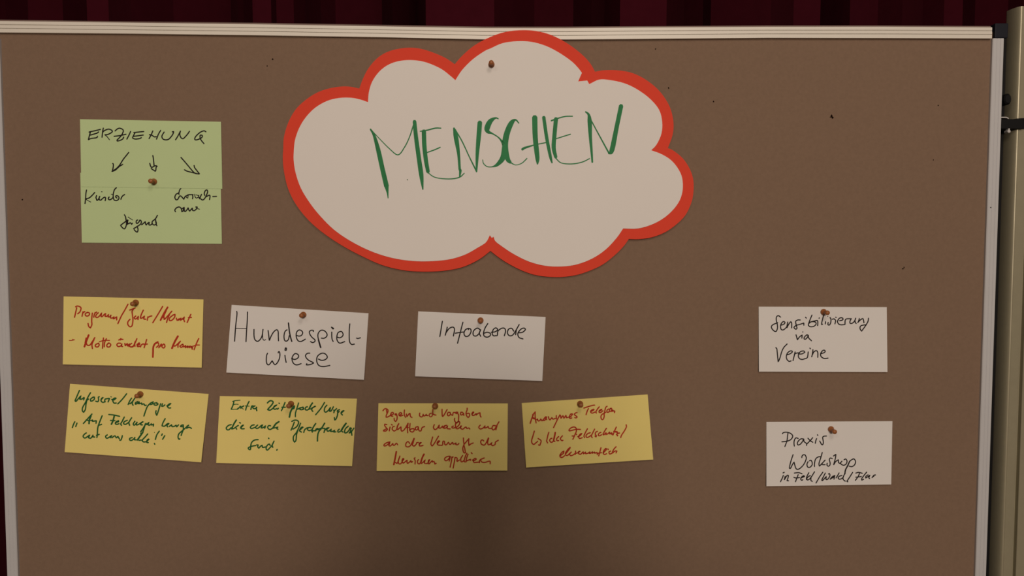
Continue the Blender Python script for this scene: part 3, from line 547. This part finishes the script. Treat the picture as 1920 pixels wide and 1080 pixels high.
# ---------------------------------------------------------------- the cloud
OUTER = [(531,280),(532.2,257.8),(540,231),(553.3,206.7),(571,189),(593,174.4),(615.6,166.2),(640,162.2),(657.8,162.7),(673.8,166),
 (680,148.9),(691,127.8),(708.9,107.8),(731,95.6),(760,89.8),(786.7,91),(813,98.9),(835.6,108.9),(852.7,120.4),
 (866.7,104.4),(888.9,85.6),(915.6,71),(946.7,60),(982,56.4),(1013,59.6),(1040,68.4),(1066.7,83.3),(1091,102),(1106.7,118.9),(1115.6,134.4),
 (1133.3,131.6),(1160,132),(1186.7,137.3),(1213.3,151),(1237.8,172.2),(1255.6,200),(1262.7,228.9),(1261,253.3),(1252.2,277.8),
 (1262,282),(1280,296.7),(1293.3,316.7),(1300,337.8),(1300,362),(1295.6,382),(1284.4,404.4),(1266.7,422),(1246.7,435.6),(1222,445),(1197.8,448.4),(1178.9,448.2),
 (1168.9,462.2),(1151,480),(1128.9,496.7),(1102,509),(1075.6,516.7),(1044.4,519.6),(1008.9,516.7),(980,507.8),(953.3,494.4),(935,482.5),(919.5,470.5),
 (897.8,486.7),(866.7,501),(831,507.8),(791,509.3),(753.3,506.2),(715.6,496.7),(680,481),(644.4,462.2),(608.9,438.9),(580,414.4),(555.6,384.4),(540,353.3),(532.2,320),(530.3,297)]
INNER = [(551,280),(553.3,262),(561,240),(573.3,220),(591,202),(613.3,189.3),(635.6,183.8),(657.8,183.3),(675.6,186.7),(690,191.6),
 (691.6,173.3),(697.8,153.3),(711,134.4),(728.9,121),(751,114),(775.6,112.9),(800,117.3),(826.7,128.9),(844.4,142.2),(853.8,150.4),
 (866.7,131),(886.7,111),(908.9,95.6),(920,90.7),(942.2,81),(968.9,77.3),(995.6,78.4),(1022.2,85.6),(1046.7,97.8),(1071,114.4),(1084.4,127.8),(1091,136.7),
 (1084,152.7),(1101,151),(1104.9,157.8),(1123.3,149.3),(1142.2,150),(1168.9,155.6),(1193.3,166.7),(1217.8,184.4),(1235.6,205.6),(1241.6,228.9),(1240,251),(1231,271),(1221,281.8),
 (1240,288.9),(1257.8,300),(1271,315.6),(1278.9,333.3),(1280,355.6),(1274.4,375.6),(1262,393.3),(1244.4,408.9),(1222,421),(1195.6,428.4),(1168.4,428.4),
 (1155.6,446.7),(1135.6,467.8),(1111,484.4),(1082,495.6),(1053.3,499.6),(1022,498.2),(991,490),(962,475.6),(940,461),(928.9,452.2),(925.6,444),(922,446),(918.5,441),
 (911,454.4),(895.6,464.4),(871,477.8),(840,486.7),(800,490),(764.4,488.4),(728.9,482),(693.3,470),(657.8,452.2),(626.7,431),(602,406.7),(582.2,382.2),(564.4,353.3),(554.4,324.4),(550.6,300)]
class Tilt:
    """The cloud leans on the top rail and hangs back to the felt below."""
    def P(self, px, py, lift=0.0):
        z_share = min(1.1, max(-0.1, (py - 56) / (520 - 56)))
        return at(px, py, -(0.0072 - 0.0032 * z_share + lift))
cloud_sheet = Tilt()
def cutout(name, outline, lift, thick, m, root):
    closed = outline + [outline[0]]
    line = spline(closed, corner=42, steps=4)[:-1]
    front = [cloud_sheet.P(p[0], p[1], lift) for p in line]
    back = [p + Vector((0, thick, 0)) for p in front]
    n = len(front)
    me = bpy.data.meshes.new(name)
    bm = bmesh.new()
    base = Vector(root.location)
    vf = [bm.verts.new(p - base) for p in front]; vb = [bm.verts.new(p - base) for p in back]
    for tri in tessellate_polygon([[Vector((p.x, p.z, 0)) for p in front]]):
        try:
            bm.faces.new([vf[k] for k in tri]); bm.faces.new([vb[k] for k in reversed(tri)])
        except ValueError: pass
    for i in range(n):
        j = (i + 1) % n
        bm.faces.new((vf[j], vf[i], vb[i], vb[j]))
    bmesh.ops.recalc_face_normals(bm, faces=bm.faces)
    bm.to_mesh(me); bm.free()
    me.materials.append(m)
    o = bpy.data.objects.new(name, me); COL.objects.link(o); o.parent = root
    return o
cl = thing('paper_cloud', 'large white paper cloud with red border reading MENSCHEN', 'paper cloud', at(915, 288, -0.004))
cutout('red_backing', OUTER, 0.0, 0.0005, M_RED, cl)['label'] = 'red card border behind the white sheet'
cutout('white_sheet', INNER, 0.0006, 0.00055, M_CLOUDW, cl)['label'] = 'white cloud-shaped sheet'
Q1, Q2 = (680,180,5.143), (920,180,5.143)
def big(*pieces):
    s = []
    for crop, text in pieces: s += parse(crop, text)
    return s
letters = [
 ('M', big((Q1, "75,320,12 110,380,22 150,520,36 190,700,38 230,870,40; 230,870,36 240,930,16 245,985,6; 85,330,6 170,420,6 260,510,7 340,568,8 400,500,8 450,400,8 490,280,10; 500,245,30 515,400,34 545,620,36 565,760,36 580,900,10"))),
 ('E', big((Q1, "555,340,8 620,330,10 700,310,10 755,310,8; 590,340,36 595,480,36 610,620,34 630,730,30; 620,545,8 690,520,9 748,495,9; 630,740,7 700,785,7 830,800,8 930,785,9 980,745,7"))),
 ('N', big((Q1, "880,310,14 900,400,38 925,560,24 935,700,20 942,720,22 935,780,10; 890,320,10 960,440,9 1030,590,9 1095,720,12; 1130,255,38 1120,380,38 1105,560,28 1098,730,12"))),
 ('S', big((Q1, "1308,220,8 1280,212,14 1230,245,40 1200,310,46 1210,345,30 1250,362,12 1310,400,10 1350,450,22 1372,500,44; 1372,480,46 1355,590,46 1300,660,28 1250,682,9 1200,680,7 1165,650,7 1158,615,6"))),
 ('C', big((Q2, "272,262,8 240,230,14 200,260,40 160,350,48 140,450,50 145,530,46 165,610,38 190,640,24; 190,640,10 240,665,6 300,648,7 350,602,8"))),
 ('H', big((Q2, "425,205,44 430,400,42 450,590,36 452,655,12; 512,205,28 540,400,28 575,580,24 592,645,10; 305,515,20 330,500,18 430,470,9 540,448,8"))),
 ('E', big((Q2, "585,238,12 650,215,10 720,197,9 790,195,8; 630,220,34 615,380,34 608,500,34 628,590,26; 630,412,8 770,368,8; 628,600,8 680,645,7 780,655,8 880,638,8 955,603,7"))),
 ('N', big((Q2, "915,152,10 945,180,20 955,250,36 962,400,26 975,560,18 980,638,14; 940,180,9 1020,330,9 1140,550,12; 1258,95,36 1215,300,36 1170,520,40 1140,555,14"))),
]
for ch, strokes in letters:
    strokes = [[(x, y, wd * 1.14 + 0.25) for x, y, wd in s] for s in strokes]
    ink(cloud_sheet, strokes, 2.0, K_BIG, cl, 'handwritten_letter', 'broad green marker letter %s' % ch, lift=0.0006 + 0.00016)
speck('ink_dot', 764, 337, 1.1, K_GREEN, cl, cloud_sheet.P(764, 337, 0.00075).y)
# ---------------------------------------------------------------- push pins
PIN_PROFILE = [(0.0006, 0.0), (0.0036, 0.0), (0.0045, 0.0005), (0.0046, 0.0014), (0.0040, 0.0022), (0.0028, 0.0034), (0.0023, 0.0055),
               (0.0024, 0.0085), (0.0029, 0.0100), (0.0034, 0.0112), (0.0035, 0.0126), (0.0030, 0.0138), (0.0016, 0.0146), (0.0002, 0.0148)]
def lathe(profile, origin, axis, n=20):
    ax = Vector(axis).normalized(); q = Vector((0, 0, 1)).cross(ax).normalized(); r = ax.cross(q)
    return sweep([[Vector(origin) + ax * h + (q * math.cos(2*math.pi*i/n) + r * math.sin(2*math.pi*i/n)) * rad for i in range(n)] for rad, h in profile])
def push_pin(label, px, py, off, tilt=(0.0, 0.0)):
    p = at(px, py, -off)
    ax = Vector((tilt[0], -1.0, tilt[1])).normalized()
    t = thing('push_pin', label, 'push pin', p, 'wooden push pins on the pinboard')
    put('pin_head', *lathe(PIN_PROFILE, p, ax), M_PIN, t, smooth=True)
    put('needle', *lathe([(0.0002, -0.0120), (0.0006, -0.0100), (0.0006, 0.0006)], p, ax, 8), M_STEEL, t, smooth=True, label='steel needle')
for args in [
 ('brown push pin near the top of the white paper cloud', 921.5, 121, 0.0076, (0, 0)),
 ('brown push pin holding the two overlapping green cards below the middle arrow', 289, 340.5, 0.0014, (.04, -.02)),
 ('brown push pin on the yellow card reading Programm/Jahr/Monat', 255, 567, 0.0011, (.05, -.12)),
 ('brown push pin on the white card reading Hundespielwiese', 569, 590, 0.0011, (.02, -.02)),
 ('brown push pin above the word Infoabende', 901, 600.5, 0.0011, (.02, .0)),
 ('brown push pin on the white card reading Sensibilisierung via Vereine', 1543.8, 584.6, 0.0011, (.10, -.04)),
 ('brown push pin on the white card reading Praxis Workshop', 1557.6, 804.2, 0.0011, (.07, -.12)),
 ('brown push pin on the yellow card reading Infoserie/Kampagne', 263.5, 738.7, 0.0011, (.02, -.06)),
 ('brown push pin in the word Reitpfade on a yellow card', 546, 756.6, 0.0011, (-.06, -.12)),
 ('brown push pin above the word und on the Regeln card', 816, 761, 0.0011, (.02, .08)),
 ('brown push pin on the tilted yellow card beside the word Telefon', 1087.6, 756.8, 0.0011, (.02, .0)),
]: push_pin(*args)
# ---------------------------------------------------------------- the photographer, behind the camera, whose shade falls on the board
def build_person():
    base = Vector((0.035, -1.525, 0.0))
    t = thing('person', 'person standing before the pinboard holding up a phone in both hands', 'person', base)
    V, R, E = [], [], []
    def add(p, r, prev=None):
        V.append(p); R.append(r if isinstance(r, tuple) else (r, r))
        if prev is not None: E.append((prev, len(V) - 1))
        return len(V) - 1
    pel = add((0, 0, .98), (.150, .105))
    sp = add((0, 0, 1.12), (.135, .100), pel)
    ch = add((0, .005, 1.28), (.155, .110), sp)
    uc = add((0, 0, 1.41), (.125, .095), ch)
    nk = add((0, .015, 1.51), .056, uc)
    h0 = add((0, .04, 1.585), (.068, .075), nk)
    h1 = add((0, .04, 1.665), (.078, .094), h0)
    h2 = add((0, .03, 1.725), (.062, .075), h1)
    for s in (-1, 1):
        sh = add((s*.185, 0, 1.425), .070, uc)
        um = add((s*.265, .06, 1.365), .056, sh)
        el = add((s*.345, .125, 1.295), .050, um)
        fm = add((s*.235, .205, 1.345), .043, el)
        wr = add((s*.125, .275, 1.405), .029, fm)
        pa = add((s*.112, .300, 1.455), (.034, .020), wr)
        kn = add((s*.106, .322, 1.500), (.036, .016), pa)
        for k, L in enumerate((.92, 1.0, .95, .75)):
            f0 = add((s*(.120 - .0 * k), .332 + .004 * k, 1.512 + .018 * k), .0095, kn)
            f1 = add((s*(.100 - .01 * L), .366, 1.540 + .019 * k), .0088, f0)
            f2 = add((s*(.085 - .022 * L), .370, 1.545 + .019 * k), .0080, f1)
        t0 = add((s*.098, .300, 1.490), .0125, pa)
        t1 = add((s*.082, .318, 1.530), .0105, t0)
        add((s*.070, .326, 1.560), .0092, t1)
        hp = add((s*.088, 0, .90), .098, pel)
        th = add((s*.097, .01, .71), .080, hp)
        kn2 = add((s*.102, .02, .51), .060, th)
        cf = add((s*.105, -.005, .34), .056, kn2)
        an = add((s*.108, -.02, .10), .040, cf)
        ft = add((s*.115, .06, .048), (.042, .036), an)
        add((s*.122, .14, .036), (.040, .028), ft)
    me = bpy.data.meshes.new('body'); me.from_pydata(V, E, []); me.update()
    m = mat('clothes_and_skin', (0.05, 0.05, 0.06), 0.9)
    nt = m.node_tree; geo = nt.nodes.new('ShaderNodeTexCoord'); sx = nt.nodes.new('ShaderNodeSeparateXYZ')
    nt.links.new(geo.outputs['Object'], sx.inputs[0])
    g1 = nt.nodes.new('ShaderNodeMath'); g1.operation = 'GREATER_THAN'; g1.inputs[1].default_value = 1.515
    g2 = nt.nodes.new('ShaderNodeMath'); g2.operation = 'GREATER_THAN'; g2.inputs[1].default_value = 0.272
    nt.links.new(sx.outputs['Z'], g1.inputs[0]); nt.links.new(sx.outputs['Y'], g2.inputs[0])
    mxx = nt.nodes.new('ShaderNodeMath'); mxx.operation = 'MAXIMUM'
    nt.links.new(g1.outputs[0], mxx.inputs[0]); nt.links.new(g2.outputs[0], mxx.inputs[1])
    mc = nt.nodes.new('ShaderNodeMix'); mc.data_type = 'RGBA'
    mc.inputs[6].default_value = (0.05, 0.05, 0.06, 1); mc.inputs[7].default_value = (0.55, 0.33, 0.24, 1)
    nt.links.new(mxx.outputs[0], mc.inputs[0]); nt.links.new(mc.outputs[2], nt.nodes['Principled BSDF'].inputs['Base Color'])
    me.materials.append(m)
    o = bpy.data.objects.new('body', me); COL.objects.link(o); o.parent = t
    sk = o.modifiers.new('skin', 'SKIN'); sk.use_smooth_shade = True
    for i, sv in enumerate(me.skin_vertices[0].data):
        sv.radius = R[i]; sv.use_root = (i == 0)
    sd = o.modifiers.new('smooth', 'SUBSURF'); sd.levels = 2; sd.render_levels = 2
    n = 20
    rows = []
    for k in range(8):
        a = math.pi / 2 * k / 7.6
        rows.append([base + Vector((math.cos(a) * .094 * math.cos(2*math.pi*i/n), .026 + math.cos(a) * .108 * math.sin(2*math.pi*i/n) - .012 * (1 - k / 7),
                     1.668 + .104 * math.sin(a) - (.05 if math.sin(2*math.pi*i/n) < .3 and k == 0 else 0))) for i in range(n)])
    put('hair', *sweep(rows), mat('brown_hair', (0.04, 0.02, 0.01), 0.7), t, smooth=True)
    p = thing('smartphone', 'black smartphone held up in both hands by the photographer', 'phone', (0.035, -1.174, 1.582))
    bevel(put('phone_body', *box_data(-0.040, 0.110, -1.178, -1.170, 1.545, 1.619), M_BLACK, p), 0.002)
build_person()
